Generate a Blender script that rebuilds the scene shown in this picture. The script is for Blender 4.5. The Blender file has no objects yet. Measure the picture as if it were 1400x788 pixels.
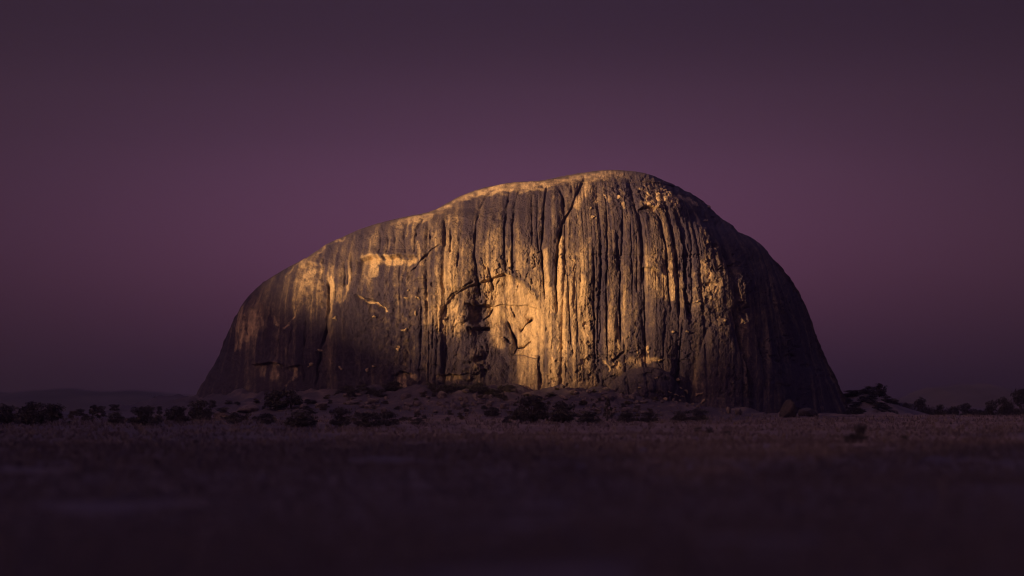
import bpy, math, random
import numpy as np
from mathutils import Vector

random.seed(7)
rng = np.random.default_rng(7)
scene = bpy.context.scene
COL = scene.collection

# ------------------------------------------------------------------ camera
PX = 2 * math.tan(math.radians(15)) / 1400       # tangent of one photo pixel
CAM_D = 800.0                                    # camera to the middle of the dome
HOR = 550.0                                      # row of the true horizon
cam_d = bpy.data.cameras.new("camera")
cam = bpy.data.objects.new("camera", cam_d)
COL.objects.link(cam)
cam.location = (0, -CAM_D, 0)
cam.rotation_euler = (math.radians(90), 0, 0)
cam_d.sensor_width = 36
cam_d.angle = math.radians(30)
cam_d.shift_y = (HOR - 394) / 1400
cam_d.clip_start = 0.5
cam_d.clip_end = 80000
cam_d.dof.use_dof = True
cam_d.dof.focus_distance = 734
cam_d.dof.aperture_fstop = (cam_d.lens / 1000) / 1.7
cam_d.dof.aperture_blades = 0
scene.camera = cam

# ------------------------------------------------------------------ sun
SUN_AZ = math.radians(51)      # to the left of the line from dome to camera
SUN_EL = math.radians(9)
to_sun = Vector((-math.sin(SUN_AZ) * math.cos(SUN_EL), -math.cos(SUN_AZ) * math.cos(SUN_EL), math.sin(SUN_EL)))
sun_d = bpy.data.lights.new("sun", 'SUN')
sun_d.energy = 5.0
sun_d.angle = math.radians(0.5)
sun_d.color = (1.0, 0.60, 0.27)
sun = bpy.data.objects.new("sun", sun_d)
sun.rotation_euler = to_sun.to_track_quat('Z', 'Y').to_euler()
sun.location = (-300, -900, 400)
COL.objects.link(sun)

# ------------------------------------------------------------------ world: dusk sky
world = bpy.data.worlds.new("World")
scene.world = world
world.use_nodes = True
wt = world.node_tree
wt.nodes.clear()
WN, WL = wt.nodes.new, wt.links.new
w_out = WN('ShaderNodeOutputWorld')
w_bg = WN('ShaderNodeBackground')
WL(w_bg.outputs[0], w_out.inputs[0])
sky = WN('ShaderNodeTexSky')
sky.sky_type = 'NISHITA'
sky.sun_disc = False
sky.sun_elevation = SUN_EL
sky.sun_rotation = math.atan2(to_sun.x, to_sun.y)
sky.dust_density = 2.0
tc = WN('ShaderNodeTexCoord')
sep = WN('ShaderNodeSeparateXYZ')
WL(tc.outputs['Generated'], sep.inputs[0])

def wmath(op, a, b=None):
    n = WN('ShaderNodeMath'); n.operation = op
    for i, v in enumerate((a, b)):
        if v is None: continue
        if isinstance(v, (int, float)): n.inputs[i].default_value = v
        else: WL(v, n.inputs[i])
    return n.outputs[0]

def srgb(r, g, b):
    f = lambda c: (c / 255 / 12.92) if c / 255 <= 0.04045 else ((c / 255 + 0.055) / 1.055) ** 2.4
    return (f(r), f(g), f(b), 1)

# belt of Venus: rose band a few degrees up, earth shadow below it, violet above, brightened out of view to lift the shadows
elev = wmath('ADD', sep.outputs['Z'], 0.0)
rampf = wmath('DIVIDE', elev, 0.40)
ramp = WN('ShaderNodeValToRGB')
WL(rampf, ramp.inputs[0])
cr = ramp.color_ramp
cr.interpolation = 'B_SPLINE'
stops = [(0.0, (36, 23, 41)), (0.06, (52, 32, 52)), (0.14, (92, 53, 76)), (0.21, (104, 62, 89)), (0.28, (98, 60, 87)),
         (0.34, (82, 51, 74)), (0.44, (32, 18, 31)), (0.54, (3, 2, 5)), (0.80, (52, 42, 66)), (1.0, (150, 130, 194))]
cr.elements[0].position = 0; cr.elements[0].color = srgb(*stops[0][1])
cr.elements[1].position = 1; cr.elements[1].color = srgb(*stops[-1][1])
for p, c in stops[1:-1]:
    e = cr.elements.new(p); e.color = srgb(*c)
# the band is strongest straight ahead of the camera and fades evenly to both sides
hx = wmath('ARCTAN2', sep.outputs['X'], sep.outputs['Y'])
hq = wmath('DIVIDE', hx, 0.235)
hq = wmath('MULTIPLY', hq, hq)
lobe = wmath('POWER', 2.718, wmath('MULTIPLY', hq, -1.0))
lobe = wmath('ADD', wmath('MULTIPLY', lobe, 0.84), 0.16)
vm = WN('ShaderNodeVectorMath'); vm.operation = 'SCALE'
WL(ramp.outputs[0], vm.inputs[0]); WL(lobe, vm.inputs['Scale'])
tint = WN('ShaderNodeVectorMath'); tint.operation = 'MULTIPLY'
WL(sky.outputs[0], tint.inputs[0]); tint.inputs[1].default_value = (0.160, 0.057, 0.200)
SKY_STR = 0.033
tin2 = WN('ShaderNodeVectorMath'); tin2.operation = 'SCALE'
WL(tint.outputs[0], tin2.inputs[0]); asx, asy = -to_sun.x / math.cos(SUN_EL), -to_sun.y / math.cos(SUN_EL)
away = wmath('ADD', wmath('MULTIPLY', sep.outputs['X'], asx), wmath('MULTIPLY', sep.outputs['Y'], asy))
WL(wmath('SUBTRACT', 0.82 * SKY_STR, wmath('MULTIPLY', away, 0.74 * SKY_STR)), tin2.inputs['Scale'])
addn = WN('ShaderNodeVectorMath'); addn.operation = 'ADD'
WL(vm.outputs[0], addn.inputs[0]); WL(tin2.outputs[0], addn.inputs[1])
WL(addn.outputs[0], w_bg.inputs['Color'])
w_bg.inputs['Strength'].default_value = 0.62

vs = scene.view_settings
vs.view_transform = 'Standard'
vs.look = 'None'
vs.exposure = 0.72
vs.gamma = 1
vs.use_curve_mapping = False
scene.cycles.use_denoising = True
scene.cycles.denoising_prefilter = 'ACCURATE'
scene.cycles.filter_width = 1.05
scene.cycles.max_bounces = 4
scene.cycles.diffuse_bounces = 2

# ------------------------------------------------------------------ numpy noise
_T = np.random.default_rng(3).uniform(-1, 1, 65536).astype(np.float32)

def _h(ix, iy, seed):
    return _T[(ix * 7919 + iy * 31337 + (ix * iy) * 13 + seed * 5081) & 65535]

def noise2(x, y, seed=0):
    xf = np.floor(x); yf = np.floor(y)
    ix = xf.astype(np.int64); iy = yf.astype(np.int64)
    fx = (x - xf).astype(np.float32); fy = (y - yf).astype(np.float32)
    fx = fx * fx * fx * (fx * (fx * 6 - 15) + 10); fy = fy * fy * fy * (fy * (fy * 6 - 15) + 10)
    a = _h(ix, iy, seed); b = _h(ix + 1, iy, seed); c = _h(ix, iy + 1, seed); d = _h(ix + 1, iy + 1, seed)
    return (a + (b - a) * fx) * (1 - fy) + (c + (d - c) * fx) * fy

def fbm2(x, y, octv=4, seed=0, gain=0.5):
    s = 0; a = 1.0; t = 0
    for i in range(octv):
        s = s + a * noise2(x * 2.03 ** i + 17.3 * i, y * 2.03 ** i + 5.1 * i, seed + 11 * i)
        t += a; a *= gain
    return s / t

def sstep(a, b, x):
    t = np.clip((x - a) / (b - a), 0, 1)
    return t * t * (3 - 2 * t)

# ------------------------------------------------------------------ object helpers
def mesh_from(name, verts, faces):
    me = bpy.data.meshes.new(name)
    verts = np.asarray(verts, dtype=np.float32); faces = np.asarray(faces, dtype=np.int32)
    k = faces.shape[1]
    me.vertices.add(len(verts)); me.vertices.foreach_set('co', verts.ravel())
    me.loops.add(faces.size); me.loops.foreach_set('vertex_index', faces.ravel())
    me.polygons.add(len(faces))
    me.polygons.foreach_set('loop_start', np.arange(0, faces.size, k, dtype=np.int32))
    me.update(calc_edges=True)
    me.validate()
    return me

def smooth(me):
    me.polygons.foreach_set('use_smooth', np.ones(len(me.polygons), dtype=bool)); me.update()

def attr(me, name, vals):
    a = me.attributes.new(name, 'FLOAT', 'POINT')
    a.data.foreach_set('value', np.asarray(vals, dtype=np.float32))

def obj(name, me, mat=None, parent=None):
    o = bpy.data.objects.new(name, me)
    COL.objects.link(o)
    if mat is not None and me is not None and len(me.materials) == 0: me.materials.append(mat)
    if parent is not None: o.parent = parent
    return o

def tag(o, label=None, cat=None, group=None, kind=None):
    if label: o['label'] = label
    if cat: o['category'] = cat
    if group: o['group'] = group
    if kind: o['kind'] = kind
    return o

def new_mat(name, rough=0.9):
    m = bpy.data.materials.new(name); m.use_nodes = True
    b = m.node_tree.nodes['Principled BSDF']
    b.inputs['Roughness'].default_value = rough
    b.inputs['Specular IOR Level'].default_value = 0.15
    return m, m.node_tree, b

def set_ramp(r, st):
    c = r.color_ramp
    c.elements[0].position, c.elements[0].color = st[0][0], (*st[0][1], 1)
    c.elements[1].position, c.elements[1].color = st[-1][0], (*st[-1][1], 1)
    for p, v in st[1:-1]:
        e = c.elements.new(p); e.color = (*v, 1)

# ------------------------------------------------------------------ materials
def mat_rock():
    m, t, b = new_mat('streaked_granite', 0.85)
    N, L = t.nodes.new, t.links.new
    at = N('ShaderNodeAttribute'); at.attribute_name = 'pale'
    geo = N('ShaderNodeNewGeometry')
    mp = N('ShaderNodeMapping'); mp.inputs['Scale'].default_value = (1, 1, 0.35)
    L(geo.outputs['Position'], mp.inputs[0])
    n1 = N('ShaderNodeTexNoise'); n1.inputs['Scale'].default_value = 0.9; n1.inputs['Detail'].default_value = 5; n1.inputs['Roughness'].default_value = 0.8
    L(mp.outputs[0], n1.inputs['Vector'])
    n2 = N('ShaderNodeTexNoise'); n2.inputs['Scale'].default_value = 1.6; n2.inputs['Detail'].default_value = 4
    L(geo.outputs['Position'], n2.inputs['Vector'])
    ma = N('ShaderNodeMath'); ma.operation = 'MULTIPLY_ADD'
    # grain is stronger where the rock is half bare
    gs = N('ShaderNodeMath'); gs.operation = 'MULTIPLY_ADD'; L(at.outputs['Fac'], gs.inputs[0]); gs.inputs[1].default_value = 1.0; gs.inputs[2].default_value = 0.50
    gc = N('ShaderNodeMath'); gc.operation = 'SUBTRACT'; L(n1.outputs['Fac'], gc.inputs[0]); gc.inputs[1].default_value = 0.5
    L(gc.outputs[0], ma.inputs[0]); L(gs.outputs[0], ma.inputs[1]); L(at.outputs['Fac'], ma.inputs[2])
    mb = ma
    r = N('ShaderNodeValToRGB')
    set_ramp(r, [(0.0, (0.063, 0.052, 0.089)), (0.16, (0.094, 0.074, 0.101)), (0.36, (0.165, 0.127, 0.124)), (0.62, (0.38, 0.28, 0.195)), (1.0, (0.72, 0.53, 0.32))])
    L(mb.outputs[0], r.inputs[0])
    L(r.outputs[0], b.inputs['Base Color'])
    bp = N('ShaderNodeBump'); bp.inputs['Strength'].default_value = 0.8; bp.inputs['Distance'].default_value = 0.65
    L(n2.outputs['Fac'], bp.inputs['Height'])
    L(bp.outputs[0], b.inputs['Normal'])
    return m

def mat_ground():
    m, t, b = new_mat('veld_ground', 0.95)
    N, L = t.nodes.new, t.links.new
    at = N('ShaderNodeAttribute'); at.attribute_name = 'dry'
    geo = N('ShaderNodeNewGeometry')
    mp = N('ShaderNodeMapping'); mp.inputs['Scale'].default_value = (0.8, 1, 1)
    L(geo.outputs['Position'], mp.inputs[0])
    n1 = N('ShaderNodeTexNoise'); n1.inputs['Scale'].default_value = 0.12; n1.inputs['Detail'].default_value = 8; n1.inputs['Roughness'].default_value = 0.65
    L(mp.outputs[0], n1.inputs['Vector'])
    ma = N('ShaderNodeMath'); ma.operation = 'MULTIPLY_ADD'
    L(n1.outputs['Fac'], ma.inputs[0]); ma.inputs[1].default_value = 0.8; L(at.outputs['Fac'], ma.inputs[2])
    mb = N('ShaderNodeMath'); mb.operation = 'SUBTRACT'; L(ma.outputs[0], mb.inputs[0]); mb.inputs[1].default_value = 0.4
    r = N('ShaderNodeValToRGB')
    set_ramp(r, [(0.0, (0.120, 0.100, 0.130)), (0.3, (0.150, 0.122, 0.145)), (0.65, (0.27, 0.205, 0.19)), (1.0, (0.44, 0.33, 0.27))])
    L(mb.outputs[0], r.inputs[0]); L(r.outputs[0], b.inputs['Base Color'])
    n2 = N('ShaderNodeTexNoise'); n2.inputs['Scale'].default_value = 1.2; n2.inputs['Detail'].default_value = 5
    L(geo.outputs['Position'], n2.inputs['Vector'])
    bp = N('ShaderNodeBump'); bp.inputs['Strength'].default_value = 0.8; bp.inputs['Distance'].default_value = 0.35
    L(n2.outputs['Fac'], bp.inputs['Height']); L(bp.outputs[0], b.inputs['Normal'])
    return m

def mat_noise(name, st, scale, rough=0.9, bump=0.0):
    m, t, b = new_mat(name, rough)
    N, L = t.nodes.new, t.links.new
    geo = N('ShaderNodeNewGeometry')
    n1 = N('ShaderNodeTexNoise'); n1.inputs['Scale'].default_value = scale; n1.inputs['Detail'].default_value = 6; n1.inputs['Roughness'].default_value = 0.65
    L(geo.outputs['Position'], n1.inputs['Vector'])
    r = N('ShaderNodeValToRGB'); set_ramp(r, st)
    L(n1.outputs['Fac'], r.inputs[0]); L(r.outputs[0], b.inputs['Base Color'])
    if bump:
        bp = N('ShaderNodeBump'); bp.inputs['Strength'].default_value = 0.8; bp.inputs['Distance'].default_value = bump
        L(n1.outputs['Fac'], bp.inputs['Height']); L(bp.outputs[0], b.inputs['Normal'])
    return m

def mat_leaf(name, lo, hi):
    m, t, b = new_mat(name, 0.8)
    N, L = t.nodes.new, t.links.new
    at = N('ShaderNodeAttribute'); at.attribute_name = 'tone'
    r = N('ShaderNodeValToRGB'); set_ramp(r, [(0.0, lo), (1.0, hi)])
    L(at.outputs['Fac'], r.inputs[0]); L(r.outputs[0], b.inputs['Base Color'])
    return m

M_ROCK = mat_rock()
M_GROUND = mat_ground()
M_BOULDER = mat_noise('weathered_boulder', [(0.25, (0.09, 0.07, 0.08)), (0.5, (0.20, 0.155, 0.155)), (0.75, (0.34, 0.27, 0.25))], 0.8, 0.9, 0.2)
M_BOULDER2 = mat_noise('lichened_boulder', [(0.3, (0.05, 0.04, 0.05)), (0.7, (0.13, 0.105, 0.115))], 0.8, 0.9, 0.2)
M_HILL = mat_noise('far_hill_scrub', [(0.3, (0.10, 0.085, 0.08)), (0.7, (0.20, 0.16, 0.14))], 0.01)
M_BARK = mat_noise('grey_bark', [(0.3, (0.06, 0.045, 0.04)), (0.7, (0.16, 0.12, 0.10))], 3.0, 0.9, 0.05)
M_LEAF = mat_leaf('dark_leaf', (0.070, 0.062, 0.066), (0.15, 0.13, 0.12))
M_LEAF2 = mat_leaf('dry_leaf', (0.08, 0.065, 0.055), (0.18, 0.14, 0.10))
M_GRASS = mat_leaf('dry_grass_blade', (0.130, 0.108, 0.138), (0.37, 0.285, 0.225))

# ------------------------------------------------------------------ the granite dome
B0 = 74.0
S0 = PX * CAM_D
SIL_L = [(234.4, 838), (236, 820), (238.5, 801), (242.5, 776), (249.5, 748), (260.0, 692), (262, 649), (270.5, 629), (280, 611), (297, 577), (302, 552), (310, 514), (318.5, 488),
         (334.5, 450), (353.5, 425), (372.5, 382), (393.5, 348), (416, 331), (441, 318), (461, 308), (486, 298), (511, 286), (531, 274), (562, 256), (615, 238)]
SIL_R = [(234.4, 842), (236.5, 855), (239, 867), (241, 883), (243.5, 901), (258, 934), (274, 959), (298, 982), (316.5, 1002), (324.5, 1023), (342, 1048), (365, 1066),
         (382, 1081), (397, 1094), (418, 1106), (458, 1117), (496, 1132), (522, 1149), (556, 1163), (615, 1182)]
SIL_UV = np.array(sorted([(u, v) for v, u in SIL_L] + [(u, v) for v, u in SIL_R]))

PLAN = [(-1, 0.0), (-0.97, -0.22), (-0.88, -0.48), (-0.72, -0.72), (-0.50, -0.89), (-0.22, -0.98), (0.08, -1.0), (0.34, -0.98), (0.54, -0.92),
        (0.68, -0.80), (0.77, -0.62), (0.87, -0.36), (0.95, -0.14), (1, 0.02)]

def spline(pts, n):
    p = np.array(pts, float)
    p = np.vstack([2 * p[0] - p[1], p, 2 * p[-1] - p[-2]])
    out = []
    for i in range(1, len(p) - 2):
        t = np.linspace(0, 1, 60, endpoint=False)[:, None]
        a, b, c, d = p[i - 1], p[i], p[i + 1], p[i + 2]
        out.append(0.5 * (2 * b + (c - a) * t + (2 * a - 5 * b + 4 * c - d) * t ** 2 + (-a + 3 * b - 3 * c + d) * t ** 3))
    out.append(p[-2][None])
    q = np.vstack(out)
    s = np.concatenate([[0], np.cumsum(np.hypot(np.diff(q[:, 0]) * 135, np.diff(q[:, 1]) * 74))])
    tt = np.linspace(0, s[-1], n)
    return np.stack([np.interp(tt, s, q[:, 0]), np.interp(tt, s, q[:, 1])], 1)

def plan_front_y(x_m):
    """Front edge of the dome's foot at ground level (for the talus)."""
    X = np.clip((x_m - 0.0) / 137.0, -1, 1)
    p = np.array(PLAN)
    return np.where(np.abs(x_m) > 137, 0, np.interp(X, p[:, 0], p[:, 1]) * B0)

# a chart of the face: u across, v down, both in units of about 0.29 m
def poly_dist(U, V, pts):
    """distance to a polyline, position along it (0..1), signed side"""
    best = np.full(U.shape, 1e9, np.float32); par = np.zeros_like(best); side = np.zeros_like(best)
    L = [math.hypot(b[0] - a[0], b[1] - a[1]) for a, b in zip(pts, pts[1:])]
    tot = sum(L); acc = 0
    for (a, b), l in zip(zip(pts, pts[1:]), L):
        dx, dy = b[0] - a[0], b[1] - a[1]
        t = np.clip(((U - a[0]) * dx + (V - a[1]) * dy) / (l * l), 0, 1)
        ex = U - (a[0] + t * dx); ey = V - (a[1] + t * dy)
        d = np.hypot(ex, ey)
        k = d < best
        best = np.where(k, d, best); par = np.where(k, (acc + t * l) / tot, par)
        side = np.where(k, np.sign(dx * ey - dy * ex), side)
        acc += l
    return best, par, side

def inside(U, V, poly):
    r = np.zeros(U.shape, bool)
    n = len(poly)
    for i in range(n):
        x1, y1 = poly[i]; x2, y2 = poly[(i + 1) % n]
        if y1 == y2: continue
        c = ((y1 > V) != (y2 > V)) & (U < (x2 - x1) * (V - y1) / (y2 - y1) + x1)
        r ^= c
    return r

# (polyline, half width, depth in metres)
CRACKS = [
    ([(673, 260), (662, 271), (655, 282), (650, 304), (648, 329), (648, 350), (651, 366), (655, 404)], 2.2, 2.0),
    ([(697, 262), (692, 281), (690, 302), (689, 340), (692, 370)], 2.0, 2.4),
    ([(703, 280), (700, 305), (700, 330), (701, 373)], 2.0, 2.0),
    ([(710, 262), (705, 275), (702, 292)], 1.4, 1.0),
    ([(727, 268), (727, 300), (728, 335)], 1.6, 1.5),
    ([(735, 268), (734, 312), (737, 345)], 1.4, 1.2),
    ([(747, 258), (744, 279), (742, 317), (740, 340), (743, 382), (745, 412)], 2.2, 2.8),
    ([(799, 242), (788, 266), (782, 285), (773, 297), (768, 311), (763, 335), (761, 360), (760, 391), (762, 427)], 2.6, 3.0),
    ([(765, 258), (770, 272), (773, 284)], 2.4, 2.0),
    ([(771, 340), (775, 372), (777, 410), (780, 455), (783, 484)], 1.3, 1.4),
    ([(787, 350), (788, 400), (790, 450), (791, 486)], 1.1, 0.9),
    ([(828, 272), (829, 294), (830, 330), (829, 380), (830, 440), (831, 495)], 2.0, 2.0),
    ([(812, 340), (812, 380), (813, 440), (814, 505)], 2.2, 2.0),
    ([(820, 330), (821, 400), (821, 470)], 1.6, 1.4),
    ([(851, 290), (851, 330), (848, 360), (848, 420), (850, 480)], 2.4, 2.2),
    ([(844, 318), (844, 346), (846, 370)], 3.4, 2.0),
    ([(862, 300), (863, 350), (866, 420)], 1.5, 1.2),
    ([(872, 288), (876, 307), (878, 330), (880, 372), (882, 440), (884, 498)], 2.2, 2.6),
    ([(870, 320), (871, 360), (871, 400)], 1.6, 1.4),
    ([(893, 285), (903, 302), (908, 330), (911, 358), (914, 400), (917, 425)], 2.4, 2.6),
    ([(905, 283), (917, 308), (924, 340), (927, 375), (929, 430)], 2.2, 2.6),
    ([(922, 288), (932, 312), (937, 350), (938, 400), (944, 440)], 5.0, 3.6),
    ([(938, 300), (944, 330), (946, 390), (946, 430)], 2.4, 1.6),
    ([(934, 440), (931, 470), (929, 505), (917, 538), (912, 560)], 3.0, 2.6),
    ([(519, 314), (519, 348)], 1.6, 1.2), ([(538, 312), (540, 349)], 1.3, 1.0), ([(529, 316), (530, 345)], 1.8, 0.6),
    ([(558, 303), (551, 320), (553, 340), (556, 348)], 1.5, 1.0),
    ([(579, 299), (568, 314), (566, 329), (567, 347)], 1.8, 1.6),
    ([(588, 311), (588, 341)], 2.2, 1.8), ([(607, 300), (607, 336)], 1.8, 1.6), ([(615, 310), (615, 346)], 1.6, 1.4),
    ([(628, 322), (626, 345), (625, 366)], 1.6, 1.2),
    ([(602, 335), (588, 343), (576, 355), (563, 367)], 1.1, 0.6),
    ([(447, 378), (448, 405), (449, 424), (444, 452), (438, 480), (432, 500), (429, 528)], 2.6, 2.8),
    ([(444, 352), (441, 368), (440, 385)], 1.8, 1.4),
    ([(470, 358), (470, 392)], 1.8, 1.6), ([(474, 360), (474, 390)], 1.2, 1.0), ([(480, 346), (480, 384)], 1.8, 1.6),
    ([(459, 388), (459, 412)], 1.2, 1.0),
    ([(576, 410), (575, 460), (574, 520)], 1.8, 1.2), ([(592, 425), (591, 480), (589, 520)], 1.8, 1.4),
    ([(608, 416), (602, 432), (600, 470)], 1.6, 1.4), ([(612, 430), (611, 458)], 1.4, 1.0), ([(620, 432), (618, 462)], 1.4, 1.0),
    ([(610, 412), (618, 402), (635, 391), (647, 384)], 1.6, 1.6),
    ([(694, 436), (699, 450), (705, 463), (707, 474), (703, 484)], 2.2, 3.4),
    ([(711, 452), (719, 443), (729, 434)], 1.9, 3.0), ([(707, 475), (716, 474), (726, 466)], 1.6, 2.2),
    ([(689, 459), (694, 465), (699, 468)], 2.0, 2.4), ([(672, 418), (668, 428), (659, 436)], 1.6, 1.6), ([(697, 416), (700, 424), (704, 432)], 1.2, 1.2), ([(684, 378), (678, 386), (676, 398)], 1.2, 1.0), ([(708, 388), (706, 396)], 1.2, 1.0), ([(701, 485), (716, 485), (728, 489), (736, 491)], 1.0, 1.0),
    ([(736, 488), (735, 500), (738, 510), (740, 524)], 1.2, 1.4),
    ([(649, 366), (652, 385), (656, 404)], 2.4, 2.0), ([(667, 362), (671, 380), (674, 395)], 2.0, 1.6),
    ([(837, 494), (846, 488), (855, 480)], 3.2, 2.6),
    ([(400, 440), (394, 480), (392, 497)], 2.0, 1.2), ([(420, 430), (414, 480), (412, 525)], 2.4, 1.2),
    ([(370, 420), (362, 460), (360, 496)], 2.2, 1.0), ([(384, 450), (376, 495)], 1.6, 0.8),
    ([(333, 432), (332, 450), (336, 458)], 2.0, 1.2),
    ([(1000, 420), (1012, 470), (1030, 540)], 4.0, 2.4), ([(985, 330), (1003, 390), (1018, 440)], 3.0, 1.8),
    ([(1030, 440), (1045, 490), (1050, 545)], 3.0, 1.6), ([(960, 290), (985, 340), (1000, 380)], 3.0, 1.6),
    ([(1062, 440), (1080, 500), (1090, 550)], 4.0, 1.6),
]
# overhanging ledges: (edge line, drop depth in metres, reach below in chart units)
LEDGES = [
    ([(492, 355), (499, 353), (511, 350), (520, 350.4), (532, 351), (550, 349), (569, 350)], 2.6, 34),
    ([(602, 335), (588, 343), (576, 355), (560, 369)], 0.55, 40),
    ([(640, 414), (672, 414)], 1.8, 26),
    ([(350, 499), (366, 496), (384, 499)], 1.3, 20), ([(394, 502), (408, 499)], 1.1, 18),
    ([(541, 514), (550, 508), (560, 511)], 1.6, 18), ([(598, 513), (614, 510), (632, 512), (650, 510)], 1.1, 16),
    ([(413, 366), (428, 362), (442, 363)], 1.4, 30),
    ([(642, 446), (668, 446)], 1.8, 30),
    ([(488, 402), (498, 407), (514, 411), (530, 422)], 1.6, 12),
    ([(668, 416), (684, 413), (702, 415), (722, 416), (734, 421)], 0.9, 22),
    ([(686, 370), (700, 374), (712, 384), (724, 397), (733, 409)], 0.8, 10),
    ([(874, 286), (886, 284), (897, 286)], 1.5, 14),
    ([(880, 367), (893, 370), (905, 376)], 1.6, 14),
]
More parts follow.
